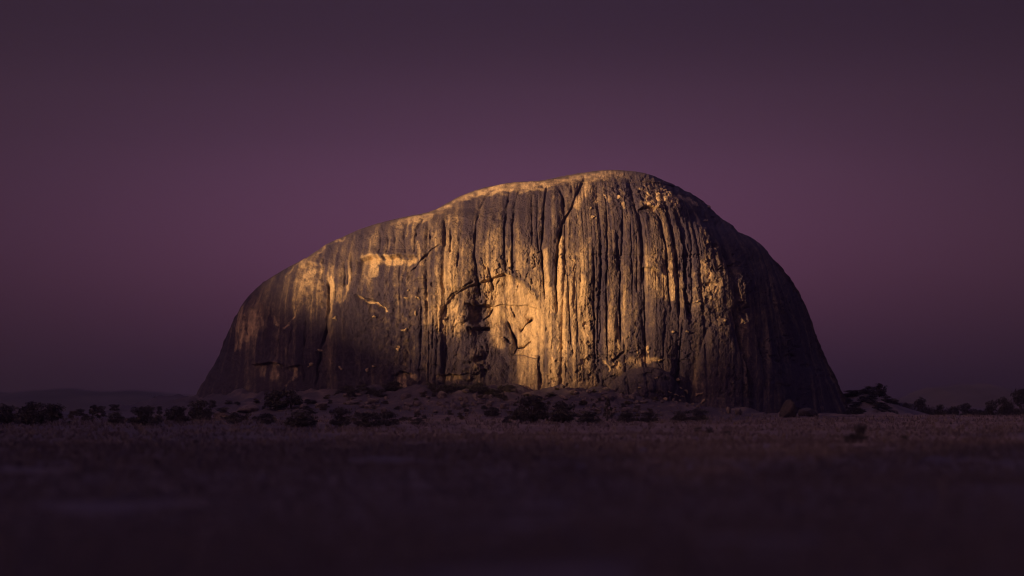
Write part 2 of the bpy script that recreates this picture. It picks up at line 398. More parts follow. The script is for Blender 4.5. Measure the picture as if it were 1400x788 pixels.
# strokes of bare pale rock / dark lichen / painted shade at cave and arch rim: (polyline, half width, value)
STROKES = [
    ([(491, 404), (499, 409.5)], 1.8, 0.8), ([(502, 410.5), (514, 414), (520, 418.5)], 1.9, 1.0), ([(521, 420), (529, 425)], 1.5, 0.9),
    ([(746, 345), (748, 400), (747, 470)], 5.0, 0.85), ([(766, 328), (765, 370), (768, 420), (770, 480)], 4.5, 0.92),
    ([(784, 360), (785, 420), (787, 490)], 3.0, 0.85), ([(797, 390), (797, 440), (798, 500)], 6.5, 0.92),
    ([(755, 420), (755, 470)], 4.0, 0.8), ([(754, 310), (754, 390)], 4.0, 0.18), ([(757, 430), (760, 500)], 3.0, 0.35),
    ([(836, 320), (836, 400), (837, 490)], 4.0, 0.55), ([(856, 370), (856, 480)], 4.2, 0.52), ([(867, 420), (867, 470)], 3.0, 0.32),
    ([(920, 345), (920, 408)], 4.0, 0.72), ([(934, 372), (935, 420)], 3.6, 0.55), ([(891, 345), (898, 400)], 7.0, 0.6),
    ([(893, 372), (903, 404), (912, 412)], 3.5, 0.7),
    ([(962, 365), (970, 383), (976, 396)], 6.0, 0.85), ([(955, 360), (957, 410)], 5.0, 0.45),
    ([(602, 352), (603, 400), (600, 450)], 5.5, 0.82), ([(596, 320), (598, 335)], 6.0, 0.85),
    ([(612, 330), (622, 380)], 4.5, 0.6), ([(640, 345), (644, 380)], 3.6, 0.55), ([(660, 365), (662, 395)], 4.5, 0.8),
    ([(570, 335), (573, 350), (577, 360)], 3.0, 0.75),
    ([(500, 356), (520, 355), (540, 356), (566, 356)], 5.0, 1.0), ([(510, 358), (511, 372)], 5.0, 0.8), ([(497, 360), (500, 378)], 4.0, 0.6),
    ([(555, 352), (548, 382)], 2.0, 0.7),
    ([(446, 377), (453, 388), (456, 408)], 4.6, 0.95), ([(465, 392), (463, 412)], 5.0, 0.75), ([(478, 372), (472, 410)], 2.4, 0.6),
    ([(420, 376), (432, 370), (440, 368)], 4.0, 0.75), ([(416, 388), (426, 386), (434, 392)], 5.0, 0.7), ([(440, 385), (441, 398)], 2.5, 0.6),
    ([(436, 345), (455, 333), (470, 325)], 1.6, 0.7), ([(408, 361), (424, 351)], 1.4, 0.7), ([(392, 376), (401, 368)], 2.0, 0.5),
    ([(342, 400), (350, 425)], 4.0, 0.35), ([(328, 425), (330, 455), (324, 476)], 5.0, 0.72), ([(343, 425), (345, 447), (335, 461)], 4.5, 0.68),
    ([(357, 434), (357, 444)], 2.0, 0.6),
    ([(374, 432), (375, 440), (380, 448)], 1.6, 0.55), ([(407, 424), (399, 437), (389, 448)], 1.6, 0.6),
    ([(356, 503), (360, 511)], 6.0, 0.75), ([(374, 502), (376, 514)], 6.0, 0.75), ([(398, 505), (405, 510)], 4.5, 0.55), ([(390, 526), (400, 516)], 2.0, 0.5),
    ([(548, 514), (551, 528)], 5.0, 0.75), ([(563, 512), (572, 518)], 3.0, 0.7), ([(600, 517), (625, 517), (648, 519)], 4.0, 0.6),
    ([(489, 508), (489, 530)], 2.0, 0.35), ([(500, 500), (499, 533)], 2.0, 0.4), ([(508, 500), (508, 533)], 1.6, 0.35),
    ([(686, 366), (700, 371), (713, 381), (725, 394), (734, 406)], 2.4, 0.3),  # overhang shadow painted just outside the arch rim
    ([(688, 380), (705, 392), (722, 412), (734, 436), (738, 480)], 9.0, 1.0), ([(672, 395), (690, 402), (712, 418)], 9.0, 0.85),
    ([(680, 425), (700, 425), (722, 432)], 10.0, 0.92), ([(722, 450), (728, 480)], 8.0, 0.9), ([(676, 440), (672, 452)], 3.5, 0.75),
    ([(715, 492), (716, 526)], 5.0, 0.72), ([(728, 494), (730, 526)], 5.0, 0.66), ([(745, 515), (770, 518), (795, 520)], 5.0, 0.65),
    ([(690, 448), (692, 476)], 7.0, 0.38), ([(672, 415), (676, 450), (682, 470)], 9.0, 0.7), ([(650, 428), (664, 425)], 7.0, 0.5), ([(655, 450), (655, 470)], 11.0, 0.06), ([(672, 486), (690, 484)], 9.0, 0.12), ([(680, 494), (684, 528)], 17.0, 0.02), ([(618, 478), (640, 474), (662, 474)], 13.0, 0.03), ([(612, 495), (628, 500)], 12.0, 0.05),  # includes the cave's shadow, painted as a dark stroke
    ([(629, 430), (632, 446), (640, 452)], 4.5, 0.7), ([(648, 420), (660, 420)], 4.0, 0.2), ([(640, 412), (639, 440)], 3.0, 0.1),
    ([(640, 486), (655, 480)], 6.0, 0.4), ([(640, 505), (652, 500)], 6.0, 0.42),
    ([(844, 500), (846, 506)], 8.0, 0.9), ([(860, 494), (872, 497)], 6.0, 0.8), ([(878, 488), (886, 494), (894, 490), (901, 492)], 4.5, 0.85),
    ([(886, 474), (888, 492)], 1.8, 0.8), ([(870, 474), (871, 488)], 1.6, 0.8), ([(818, 484), (828, 496), (833, 506)], 1.5, 0.8),
    ([(898, 282), (890, 276), (878, 282)], 3.8, 1.0), ([(886, 271), (894, 284)], 4.0, 1.0), ([(902, 268), (915, 272), (925, 280)], 4.4, 1.0),
    ([(905, 259), (918, 266), (935, 274), (952, 281)], 3.2, 1.0), ([(828, 268), (832, 274)], 3.0, 0.75), ([(850, 279), (853, 285)], 2.2, 0.8),
    ([(872, 258), (888, 267)], 1.4, 0.7), ([(846, 256), (866, 275)], 1.3, 0.5),
    ([(805, 250), (800, 264), (788, 282)], 6.0, 0.72), ([(806, 255), (816, 272)], 6.0, 0.66),
    ([(940, 280), (950, 300), (962, 325), (970, 340)], 2.0, 0.6),
    ([(950, 508), (951, 518), (947, 530), (944, 552)], 2.2, 0.42), ([(1025, 445), (1030, 462)], 3.0, 0.3), ([(1060, 510), (1068, 545)], 3.0, 0.28),
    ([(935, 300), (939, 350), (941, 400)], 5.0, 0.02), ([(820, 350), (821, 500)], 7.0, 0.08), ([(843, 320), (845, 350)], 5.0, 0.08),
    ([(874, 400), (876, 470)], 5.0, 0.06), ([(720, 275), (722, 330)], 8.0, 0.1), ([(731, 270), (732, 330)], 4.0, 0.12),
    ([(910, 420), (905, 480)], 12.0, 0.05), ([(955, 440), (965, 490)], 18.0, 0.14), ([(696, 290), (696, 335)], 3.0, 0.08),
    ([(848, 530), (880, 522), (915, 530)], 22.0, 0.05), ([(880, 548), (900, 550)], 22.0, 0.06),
]
SPECKS = [(558, 395), (556, 407), (572, 408), (512, 435), (569, 428), (552, 452), (545, 474), (543, 478), (512, 501), (502, 506), (458, 436), (464, 503),
          (808, 286), (810, 298), (846, 271), (938, 456), (921, 454), (951, 413), (988, 438), (967, 285), (962, 301), (927, 518), (911, 537), (920, 543),
          (930, 530), (938, 536), (954, 539), (958, 551), (929, 545), (904, 553), (893, 516), (872, 530), (437, 480), (380, 447), (424, 499)]
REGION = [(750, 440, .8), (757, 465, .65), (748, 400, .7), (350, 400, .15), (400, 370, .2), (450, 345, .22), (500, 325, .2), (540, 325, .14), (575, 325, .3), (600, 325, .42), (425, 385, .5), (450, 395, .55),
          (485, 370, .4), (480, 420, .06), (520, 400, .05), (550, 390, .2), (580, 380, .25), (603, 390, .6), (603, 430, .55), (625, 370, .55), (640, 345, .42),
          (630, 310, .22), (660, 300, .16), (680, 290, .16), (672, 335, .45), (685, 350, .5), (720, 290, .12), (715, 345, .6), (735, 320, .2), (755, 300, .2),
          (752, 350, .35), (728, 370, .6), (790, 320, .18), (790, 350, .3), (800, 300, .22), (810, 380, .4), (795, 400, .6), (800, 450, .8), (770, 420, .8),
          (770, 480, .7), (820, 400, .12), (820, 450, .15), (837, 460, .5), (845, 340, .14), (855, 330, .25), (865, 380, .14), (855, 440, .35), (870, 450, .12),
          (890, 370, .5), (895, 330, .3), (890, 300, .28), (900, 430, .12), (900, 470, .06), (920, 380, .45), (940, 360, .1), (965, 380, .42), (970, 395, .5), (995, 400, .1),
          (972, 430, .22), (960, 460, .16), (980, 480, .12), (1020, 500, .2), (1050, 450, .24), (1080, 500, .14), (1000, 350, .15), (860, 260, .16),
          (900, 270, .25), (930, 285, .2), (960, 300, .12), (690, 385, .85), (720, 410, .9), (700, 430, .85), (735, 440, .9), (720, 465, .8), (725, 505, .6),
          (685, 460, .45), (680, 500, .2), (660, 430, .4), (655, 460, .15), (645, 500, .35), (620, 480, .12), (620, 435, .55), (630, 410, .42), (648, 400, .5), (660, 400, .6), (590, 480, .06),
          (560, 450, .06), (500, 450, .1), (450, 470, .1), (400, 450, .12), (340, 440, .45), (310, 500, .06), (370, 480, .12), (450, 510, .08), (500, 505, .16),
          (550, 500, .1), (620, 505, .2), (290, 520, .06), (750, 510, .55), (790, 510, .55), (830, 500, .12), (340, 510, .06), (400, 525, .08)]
ARCH = [(600, 440), (606, 418), (618, 402), (636, 391), (652, 385), (668, 379), (688, 371), (701, 376), (712, 385), (723, 397), (733, 410), (740, 424), (745, 445), (748, 480), (749, 560), (606, 560)]

def smooth_sil(pts):
    p = np.array(pts, float)
    s_ = np.concatenate([[0], np.cumsum(np.hypot(np.diff(p[:, 0]), np.diff(p[:, 1])))])
    t_ = np.linspace(0, s_[-1], 900)
    q_ = np.stack([np.interp(t_, s_, p[:, 0]), np.interp(t_, s_, p[:, 1])], 1)
    k = np.hanning(63); k /= k.sum()
    for c in (0, 1):
        e = np.concatenate([2 * q_[0, c] - q_[31:0:-1, c], q_[:, c], 2 * q_[-1, c] - q_[-2:-33:-1, c]])
        q_[:, c] = np.convolve(e, k, 'valid')
    q_[:, 0] = np.maximum.accumulate(q_[:, 0] + np.arange(900) * 1e-6)
    return q_

def build_dome():
    NF, NB = 1320, 150
    f = spline(PLAN, NF)
    th = np.linspace(0, math.pi, NB + 2)[1:-1]
    bx = np.sign(np.cos(th)) * np.abs(np.cos(th)) ** 0.8; by = np.sin(th) ** 0.8
    plan = np.vstack([f, np.stack([bx, by], 1)])
    NC = len(plan)
    V_rows = np.concatenate([np.linspace(615, 530, 90, endpoint=False), np.linspace(530, 262, 400, endpoint=False), np.linspace(262, 238, 60, endpoint=False), np.linspace(238, 234.5, 22)])
    NR = len(V_rows)
    sl = smooth_sil(SIL_L); sr = smooth_sil(SIL_R)
    xl = (np.interp(V_rows, sl[:, 0], sl[:, 1]) - 700) * S0
    xr = (np.interp(V_rows, sr[:, 0], sr[:, 1]) - 700) * S0
    z = (HOR - V_rows) * S0
    t = np.clip((560 - V_rows) / (560 - 234.4), 0, 0.99999)
    b = B0 * (1 - t ** 5.0) ** 0.52 * (1 - 0.13 * t) + np.clip(V_rows - 545, 0, 100) * 0.1
    xc = (xl + xr) / 2; a = (xr - xl) / 2
    P = np.empty((NR, NC, 3))
    P[:, :, 0] = xc[:, None] + a[:, None] * plan[None, :, 0]
    P[:, :, 1] = b[:, None] * plan[None, :, 1]
    P[:, :, 2] = z[:, None]
    du = np.roll(P, -1, 1) - np.roll(P, 1, 1)
    dv = np.gradient(P, axis=0)
    n = np.cross(du, dv); n /= np.linalg.norm(n, axis=2, keepdims=True) + 1e-9
    if n[200, NF // 2, 1] > 0: n = -n
    dist = CAM_D + P[:, :, 1]
    U = (700 + P[:, :, 0] / (PX * dist)).astype(np.float32)
    V = (HOR - P[:, :, 2] / (PX * dist)).astype(np.float32)
    front = (sstep(0.02, 0.30, -n[:, :, 1]) * (np.arange(NC)[None, :] < NF)).astype(np.float32)
    idx = np.nonzero(front.ravel() > 0.001)[0]
    u = U.ravel()[idx]; v = V.ravel()[idx]
    vs_ = np.interp(u, SIL_UV[:, 0], SIL_UV[:, 1]).astype(np.float32)
    h = np.clip(v - vs_, 0, 400)
    # fall-line coordinate
    q = u + np.where(u > 800, 0.25 * (u - 800) * np.exp(-h / 38), 0.035 * (u - 800) * np.exp(-h / 22))
    q = q + 4.0 * noise2(q / 90, v / 120, 5) + 1.0 * noise2(q / 25, v / 45, 6) + 0.35 * noise2(q / 7, v / 12, 66)
    d = np.zeros_like(u)
    d += 2.6 * fbm2(u / 110, v / 110, 2, 20)
    # fluting
    def flute(x, vv, seed, sharp):
        n_ = noise2(x, vv, seed)
        return 1 - (1 - np.abs(n_)) ** sharp      # rounded ribs parted by narrow creases
    big = sstep(470, 560, u) * 0.7 + 0.3
    arch_in = inside(u, v, ARCH)
    dA, _, _ = poly_dist(u, v, ARCH + ARCH[:1])
    sdA = np.where(arch_in, dA, -dA)
    fl_mask = big * (1 - 0.85 * sstep(0, 14, sdA)) * sstep(4, 22, h)
    slab = sstep(18, -8, np.hypot((u - 515) / 1.0, (v - 440) / 1.25) - 52)
    fl_mask = fl_mask * (1 - 0.45 * slab)
    am1 = 0.2 + 0.8 * sstep(-0.5, 0.5, noise2(q / 60, v / 110, 35)); am2 = 0.05 + 0.95 * sstep(-0.25, 0.55, noise2(q / 45, v / 80, 36)) * (1 - 0.5 * sstep(345, 300, v))
    qs = q; q = q + 13 * noise2(q / 62, v / 900, 37)
    d += fl_mask * (1.45 * am1 * flute(q / 27, v / 420, 31, 5) + 0.95 * am2 * flute(q / 12.5, v / 300, 32, 5) + 0.34 * am1 * flute(q / 5.6, v / 120, 33, 4) + 0.10 * flute(q / 2.8, v / 50, 34, 3)) - 1.4 * fl_mask
    q = qs
    d -= 0.55 * big * (1 - slab) * sstep(0.40, 0.62, noise2(u / 17, v / 6.5, 55)) * sstep(-0.2, 0.4, noise2(u / 60, v / 50, 56))
    # rubbly crown
    rub = np.exp(-((u - 880) / 75) ** 2 - ((v - 268) / 24) ** 2)
    d += rub * (1.2 * np.abs(fbm2((u + v) / 13, (v - u * 0.5) / 7, 4, 41)) * 2 - 0.8)
    mot = np.exp(-((u - 540) / 60) ** 2 - ((v - 450) / 60) ** 2) + np.exp(-((u - 968) / 30) ** 2 - ((v - 420) / 60) ** 2) + np.exp(-((u - 430) / 30) ** 2 - ((v - 395) / 30) ** 2)
    d += mot * 0.8 * fbm2(u / 6, v / 6, 4, 42)
    # general roughness and exfoliation scallops
    d += 0.6 * fbm2(u / 16, v / 44, 5, 43, 0.58)
    sc = noise2(u / 38 + 0.4 * noise2(u / 15, v / 15, 9), v / 60, 44)
    d += 0.35 * sstep(0.0, 0.5, sc) * (1 - slab * 0.5)
    alc = arch_in * sstep(655, 685, u)
    d += 0.36 * (1 - 0.45 * alc) * fbm2(u / 4.0, v / 6.0, 4, 45, 0.62)
    pit = fbm2(u / 4.2 + 0.8 * noise2(u / 9, v / 9, 46), v / 6.5, 3, 47, 0.6)
    pitm = sstep(330, 360, v) * sstep(560, 600, u) + 0.45
    pitm = pitm * sstep(-0.1, 0.45, noise2(u / 30, v / 40, 48)) * (1 - 0.9 * alc)
    d -= 0.5 * pitm * sstep(0.22, 0.45, pit)
    # the spalled alcove: deep smooth curve on the right, broken roof on the left
    s = np.clip(sdA, 0, 200)
    depth = 4.0 * (1 - (1 - np.clip(s / 62, 0, 1)) ** 2.6)
    depth = depth * (1 - 0.55 * sstep(446, 470, v))
    depth = depth * sstep(560, 505, v) + 1.7 * sstep(0, 2.5, sdA)
    lw = 9 + 30 * sstep(440, 468, v)
    left_shift = sstep(648 + lw, 648 - lw, u + 5 * noise2(v / 14, u / 40, 57) + 2 * noise2(v / 5, u / 20, 58))
    depth = depth * (1 - left_shift) + left_shift * (1.5 * sstep(0, 2.5, sdA) - 0.6 * sstep(4, 30, sdA))
    d -= depth * sstep(-1, 1.0, sdA)
    # inner shells of the alcove
    ell = np.hypot((u - 690) / 38, (v - 440) / 32)
    d += 0.7 * (arch_in * sstep(1.0, 0.72, ell + 0.12 * noise2(u / 12, v / 12, 54)))
    d += arch_in * 1.2 * sstep(703, 714, u) * sstep(484, 489, v) * sstep(738, 735, u) + arch_in * 1.4 * sstep(662, 668, u) * sstep(484, 494, v) * sstep(712, 700, u)
    for cu, cv, r, am in ((640, 490, 12, 3.0), (652, 484, 11, 2.6), (645, 508, 14, 3.6), (636, 516, 9, 2.6), (657, 500, 11, 3.0), (630, 436, 8, 2.0)):
        rr = np.hypot((u - cu) / r, (v - cv) / (r * 0.8)) + 0.35 * fbm2(u / 7 + cu, v / 7, 3, 52)
        d += 0.55 * am * sstep(1.1, 0.45, rr)
    d += alc * 0.9 * fbm2((u + 0.4 * v) / 17, (v - 0.5 * u) / 13, 3, 59, 0.5)
    d += arch_in * sstep(690, 668, u) * (0.8 * fbm2((u + 0.3 * v) / 9, v / 22, 4, 53, 0.55))
    # buttress swelling out at the right foot
    rr = np.hypot((u - 882) / 58, (v - 562) / 60)
    d += 10.0 * np.sqrt(np.clip(1 - rr * rr, 0, 1)) * (1 - 0.08 * noise2(u / 12, v / 12, 51))
    rr = np.hypot((u - 985) / 40, (v - 585) / 150)
    d += 4.0 * np.sqrt(np.clip(1 - rr * rr, 0, 1))
    # ledges
    for pts, dep, reach in LEDGES:
        k = np.nonzero((u > pts[0][0] - 6 if pts[0][0] < pts[-1][0] else u > pts[-1][0] - 6) & (u < max(pts[0][0], pts[-1][0]) + 6) & (v > min(p[1] for p in pts) - 8) & (v < max(p[1] for p in pts) + reach + 4))[0]
        pu = u[k]; pv = v[k]
        sp = sorted(pts)
        lv = np.interp(pu, [p[0] for p in sp], [p[1] for p in sp]) + 1.5 * noise2(pu / 13, pv * 0, 61) + 0.7 * noise2(pu / 4.3, pv * 0, 62)
        below = pv - lv
        ends = sstep(sp[0][0] - 6, sp[0][0] + 4, pu) * sstep(sp[-1][0] + 6, sp[-1][0] - 4, pu)
        d[k] -= dep * ends * sstep(-0.6, 0.8, below) * np.clip(1 - below / reach, 0, 1)
        d[k] += 0.5 * dep * ends * sstep(-14, -1, below) * sstep(0.8, -0.4, below)
    # cracks
    cr_dark = np.zeros_like(u)
    wu = u + 0.7 * noise2(u / 9, v / 14, 71); wv = v + 0.5 * noise2(u / 8, v / 6, 72)
    for pts, w, dep in CRACKS:
        w = w * 0.85; R = w * 6
        xs = [p[0] for p in pts]; ys = [p[1] for p in pts]
        k = np.nonzero((u > min(xs) - R) & (u < max(xs) + R) & (v > min(ys) - R) & (v < max(ys) + R))[0]
        dd, par, side = poly_dist(wu[k], wv[k], pts)
        tap = np.clip(np.minimum(par, 1 - par) * 8 + 0.25, 0, 1)
        w_ = w * (0.78 + 0.42 * noise2(wv[k] / 12, par * 3, 73) + 0.2 * noise2(wv[k] / 4, par * 9, 74)); tap = tap * (0.72 + 0.4 * noise2(wv[k] / 17, par * 5, 75))
        d[k] -= 0.75 * dep * tap * np.clip(1 - (dd / w_) ** 2, 0, 1)
        d[k] -= 0.45 * dep * tap * np.exp(-(dd / (w * 3)) ** 2)       # the ribs round off into it
        cr_dark[k] = np.maximum(cr_dark[k], tap * np.clip(1.2 - dd / w_, 0, 1))
    # ---------------- bare rock against lichen, with shade painted in at cave and arch rim
    jit = 7.0
    ju = u + jit * noise2(u / 14, v / 26, 81) + 2.5 * noise2(u / 4, v / 9, 82)
    jv = v + jit * 1.3 * noise2(u / 16, v / 22, 83) + 3 * noise2(u / 4, v / 7, 84)
    num = np.zeros_like(u); den = np.zeros_like(u)
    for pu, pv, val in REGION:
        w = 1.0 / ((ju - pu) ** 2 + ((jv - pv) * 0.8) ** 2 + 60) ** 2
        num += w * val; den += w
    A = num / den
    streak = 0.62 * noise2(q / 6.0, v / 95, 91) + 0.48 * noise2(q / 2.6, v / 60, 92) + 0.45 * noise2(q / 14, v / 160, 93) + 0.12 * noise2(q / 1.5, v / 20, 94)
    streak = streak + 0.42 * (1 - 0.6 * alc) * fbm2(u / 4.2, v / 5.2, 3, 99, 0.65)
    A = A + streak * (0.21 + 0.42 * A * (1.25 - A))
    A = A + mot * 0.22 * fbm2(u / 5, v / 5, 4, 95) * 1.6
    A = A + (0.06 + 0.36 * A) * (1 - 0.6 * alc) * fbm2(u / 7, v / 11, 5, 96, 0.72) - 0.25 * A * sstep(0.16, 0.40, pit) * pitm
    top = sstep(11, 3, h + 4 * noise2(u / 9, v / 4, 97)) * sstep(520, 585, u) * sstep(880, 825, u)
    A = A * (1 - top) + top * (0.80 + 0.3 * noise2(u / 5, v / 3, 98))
    su = u + 1.8 * noise2(u / 5, v / 9, 101) + 0.9 * noise2(u / 2.2, v / 4, 102); sv = v + 3.0 * noise2(u / 6, v / 8, 103) + 1.2 * noise2(u / 2.5, v / 3, 104)
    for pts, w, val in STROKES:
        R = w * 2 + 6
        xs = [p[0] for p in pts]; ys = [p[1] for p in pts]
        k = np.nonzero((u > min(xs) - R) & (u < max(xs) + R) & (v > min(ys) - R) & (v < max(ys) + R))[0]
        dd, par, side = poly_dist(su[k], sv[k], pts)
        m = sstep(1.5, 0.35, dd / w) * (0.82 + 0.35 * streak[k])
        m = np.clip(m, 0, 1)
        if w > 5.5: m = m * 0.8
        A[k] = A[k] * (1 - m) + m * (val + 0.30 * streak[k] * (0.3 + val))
    for i, (pu, pv) in enumerate(SPECKS):
        k = np.nonzero((np.abs(u - pu) < 8) & (np.abs(v - pv) < 8))[0]
        rr = np.hypot((su[k] - pu) / (2.2 + (i % 3) * 0.6), (sv[k] - pv) / 2.0)
        m = sstep(1.2, 0.6, rr)
        A[k] = A[k] * (1 - m) + m * 0.85
        d[k] += 0.8 * m
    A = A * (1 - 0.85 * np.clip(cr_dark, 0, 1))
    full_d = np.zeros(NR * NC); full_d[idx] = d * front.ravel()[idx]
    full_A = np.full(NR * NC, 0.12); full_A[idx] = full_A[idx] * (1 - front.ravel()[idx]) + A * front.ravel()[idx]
    # the back: broad noise only
    Pf = P.reshape(-1, 3); nf = n.reshape(-1, 3).copy()
    nf[:, 2] *= 0.5
    back = 1 - front.ravel()
    full_d += back * (2.2 * fbm2(Pf[:, 0] / 14 + Pf[:, 1] / 17, Pf[:, 2] / 18 + Pf[:, 1] / 20, 5, 111, 0.6))
    full_d *= np.repeat(sstep(234.5, 241, V_rows), NC) * 0.9 + 0.1
    co = Pf + nf * full_d[:, None]
    cap = np.array([[P[-1, :, 0].mean(), 0, P[-1, 0, 2] + 0.05]])
    co = np.vstack([co, cap])
    i = np.arange(NR - 1)[:, None] * NC; j = np.arange(NC)[None, :]; j2 = (j + 1) % NC
    faces = np.stack([i + j, i + j2, i + NC + j2, i + NC + j], -1).reshape(-1, 4)
    me = mesh_from('granite_dome', co, faces)
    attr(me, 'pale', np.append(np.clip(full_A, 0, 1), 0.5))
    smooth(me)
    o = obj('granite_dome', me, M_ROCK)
    tag(o, 'huge bare granite dome with dark vertical streaks, its flank lit gold by the low sun', 'rock dome')
    return o

dome = build_dome()

# ------------------------------------------------------------------ the ground sheet
H_U = [200, 250, 300, 420, 520, 600, 700, 800, 835, 870, 930, 980, 1050, 1120, 1200]
H_H = [2, 5.5, 9, 11.5, 12.2, 13.4, 12.4, 13.2, 12.5, 8.5, 6.5, 3.5, 1.5, 1.0, 0.5]
DB_U = [-400, 0, 400, 600, 750, 900, 1000, 1100, 1250, 1400, 1800]
DB_D = [520, 500, 470, 400, 335, 290, 300, 370, 395, 430, 450]

def ground_z(x, y):
    x = np.asarray(x, float); y = np.asarray(y, float)
    d = np.maximum(y + CAM_D, 1.0)
    r = np.hypot(x, y + CAM_D)
    z = np.interp(r, [0, 8, 20, 50, 95, 160, 450, 720, 760, 860, 40000], [-1.7, -1.8, -2.8, -6.4, -9.0, -9.4, -9.2, -6.2, -6.4, -9.5, -9.5])
    fwd = sstep(0, 60, y + CAM_D)
    u = 700 + x / (PX * np.maximum(d, 200))
    e = plan_front_y(x) - y
    hh = np.interp(u, H_U, H_H)
    ta = np.clip(1 - np.maximum(e, 0) / 78, 0, 1) ** 1.2 * sstep(60, -20, y) * fwd
    z = z + hh * ta
    z = z + 11 * np.exp(-((x - 152) / 15) ** 2 - ((y - 45) / 40) ** 2) + 7 * np.exp(-((x - 172) / 22) ** 2 - ((y - 60) / 40) ** 2)
    z = z + 8 * np.exp(-((x + 148) / 20) ** 2 - ((y - 20) / 40) ** 2)
    rough = ta * fwd
    z = z + 3.2 * rough * fbm2(x / 9, y / 9, 4, 201) + 1.0 * rough * fbm2(x / 2.2, y / 2.2, 2, 202)
    z = z + fwd * (1.5 * fbm2(x / 90, y / 90, 2, 203) + 0.22 * fbm2(x / 11, y / 14, 3, 204)) * np.clip(r / 200, 0, 1)
    return z

def field_edge(x, y, u):
    return np.interp(u, DB_U, DB_D) + 110 * fbm2(x / 55, y / 90, 3, 211) + 45 * fbm2(x / 16, y / 40, 2, 216)

def build_ground():
    th = np.concatenate([np.linspace(-22, 22, 520, endpoint=False), np.linspace(22, 338, 130, endpoint=False)])
    th = np.radians(th)
    rad = np.concatenate([np.geomspace(1.5, 60, 24, endpoint=False), np.geomspace(60, 520, 150, endpoint=False), np.linspace(520, 800, 215, endpoint=False), np.linspace(800, 1200, 80, endpoint=False), np.geomspace(1200, 4300, 40)])
    R, T = np.meshgrid(rad, th, indexing='ij')
    x = (R * np.sin(T)).ravel(); y = (-CAM_D + R * np.cos(T)).ravel()
    z = ground_z(x, y)
    NR, NC = R.shape
    co = np.vstack([np.stack([x, y, z], 1), [[0, -CAM_D, -1.7]]])
    i = np.arange(NR - 1)[:, None] * NC; j = np.arange(NC)[None, :]; j2 = (j + 1) % NC
    faces = np.stack([i + j, i + NC + j, i + NC + j2, i + j2], -1).reshape(-1, 4)
    me = mesh_from('ground', co, faces)
    d = np.maximum(y + CAM_D, 1); u = 700 + x / (PX * np.maximum(d, 150))
    db = field_edge(x, y, u)
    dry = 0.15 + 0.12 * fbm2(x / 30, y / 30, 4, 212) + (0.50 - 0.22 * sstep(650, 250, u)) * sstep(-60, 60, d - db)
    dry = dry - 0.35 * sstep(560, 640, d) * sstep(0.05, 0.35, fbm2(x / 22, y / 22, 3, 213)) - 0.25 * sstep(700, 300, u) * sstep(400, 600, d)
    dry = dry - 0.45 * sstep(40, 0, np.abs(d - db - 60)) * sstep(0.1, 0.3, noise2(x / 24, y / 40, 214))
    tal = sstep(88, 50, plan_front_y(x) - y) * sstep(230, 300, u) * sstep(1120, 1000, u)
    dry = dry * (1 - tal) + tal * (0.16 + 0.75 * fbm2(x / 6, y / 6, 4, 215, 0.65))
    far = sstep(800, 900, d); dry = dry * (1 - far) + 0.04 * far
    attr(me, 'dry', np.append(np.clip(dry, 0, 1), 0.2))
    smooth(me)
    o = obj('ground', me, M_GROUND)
    tag(o, kind='structure')
    return o

ground = build_ground()

# ------------------------------------------------------------------ hills
RIDGE_T = 3300.0
def build_ridge():
    """Unseen ridge added to cut off the sun: its crest decides how far up the dome the light still falls."""
    hx_, hy_ = to_sun.x, to_sun.y
    l = math.hypot(hx_, hy_); hx_, hy_ = hx_ / l, hy_ / l
    px_, py_ = -hy_, hx_                                  # lateral
    tan = to_sun.z / l
    w = np.concatenate([np.linspace(-2400, -260, 60, endpoint=False), np.linspace(-260, 260, 261), np.linspace(260, 2400, 61)[1:]])
    # crest: lateral position of the dome -> height of the sunlit limit there
    cw = [-2400, -2000, -1200, -700, -300, -200, -112, -80, -45, -10, 15, 30, 40, 50, 75, 95, 115, 160, 700, 1500, 2400]
    cz = [330, 400, 430, 380, 150, 90, 56, 40, 27, 13, 8, 12, 26, 38, 46, 58, 70, 90, 260, 200, -200]
    CR = np.interp(w, cw, cz) + 2.5 * fbm2(w / 30, w * 0, 3, 221)
    prof = np.linspace(-1, 1, 25)
    co = []
    for p_ in prof:
        hgt = (1 - abs(p_)) ** 1.15
        dd = RIDGE_T + p_ * 640
        H = (CR + RIDGE_T * tan) * hgt - 40 * (1 - hgt) + (40 * hgt * (1 - hgt)) * fbm2(w / 300, w * 0 + p_ * 6, 3, 222)
        cx = hx_ * dd + px_ * w; cy = hy_ * dd + py_ * w
        co.append(np.stack([cx, cy - 65, H], 1))
    co = np.vstack(co); n = len(w); m = len(prof)
    i = np.arange(m - 1)[:, None] * n; j = np.arange(n - 1)[None, :]
    faces = np.stack([i + j, i + j + 1, i + n + j + 1, i + n + j], -1).reshape(-1, 4)
    me = mesh_from('shading_ridge', co, faces); smooth(me)
    tag(obj('shading_ridge', me, M_HILL), kind='structure')  # added out of view to shade the plain and the dome's foot
build_ridge()

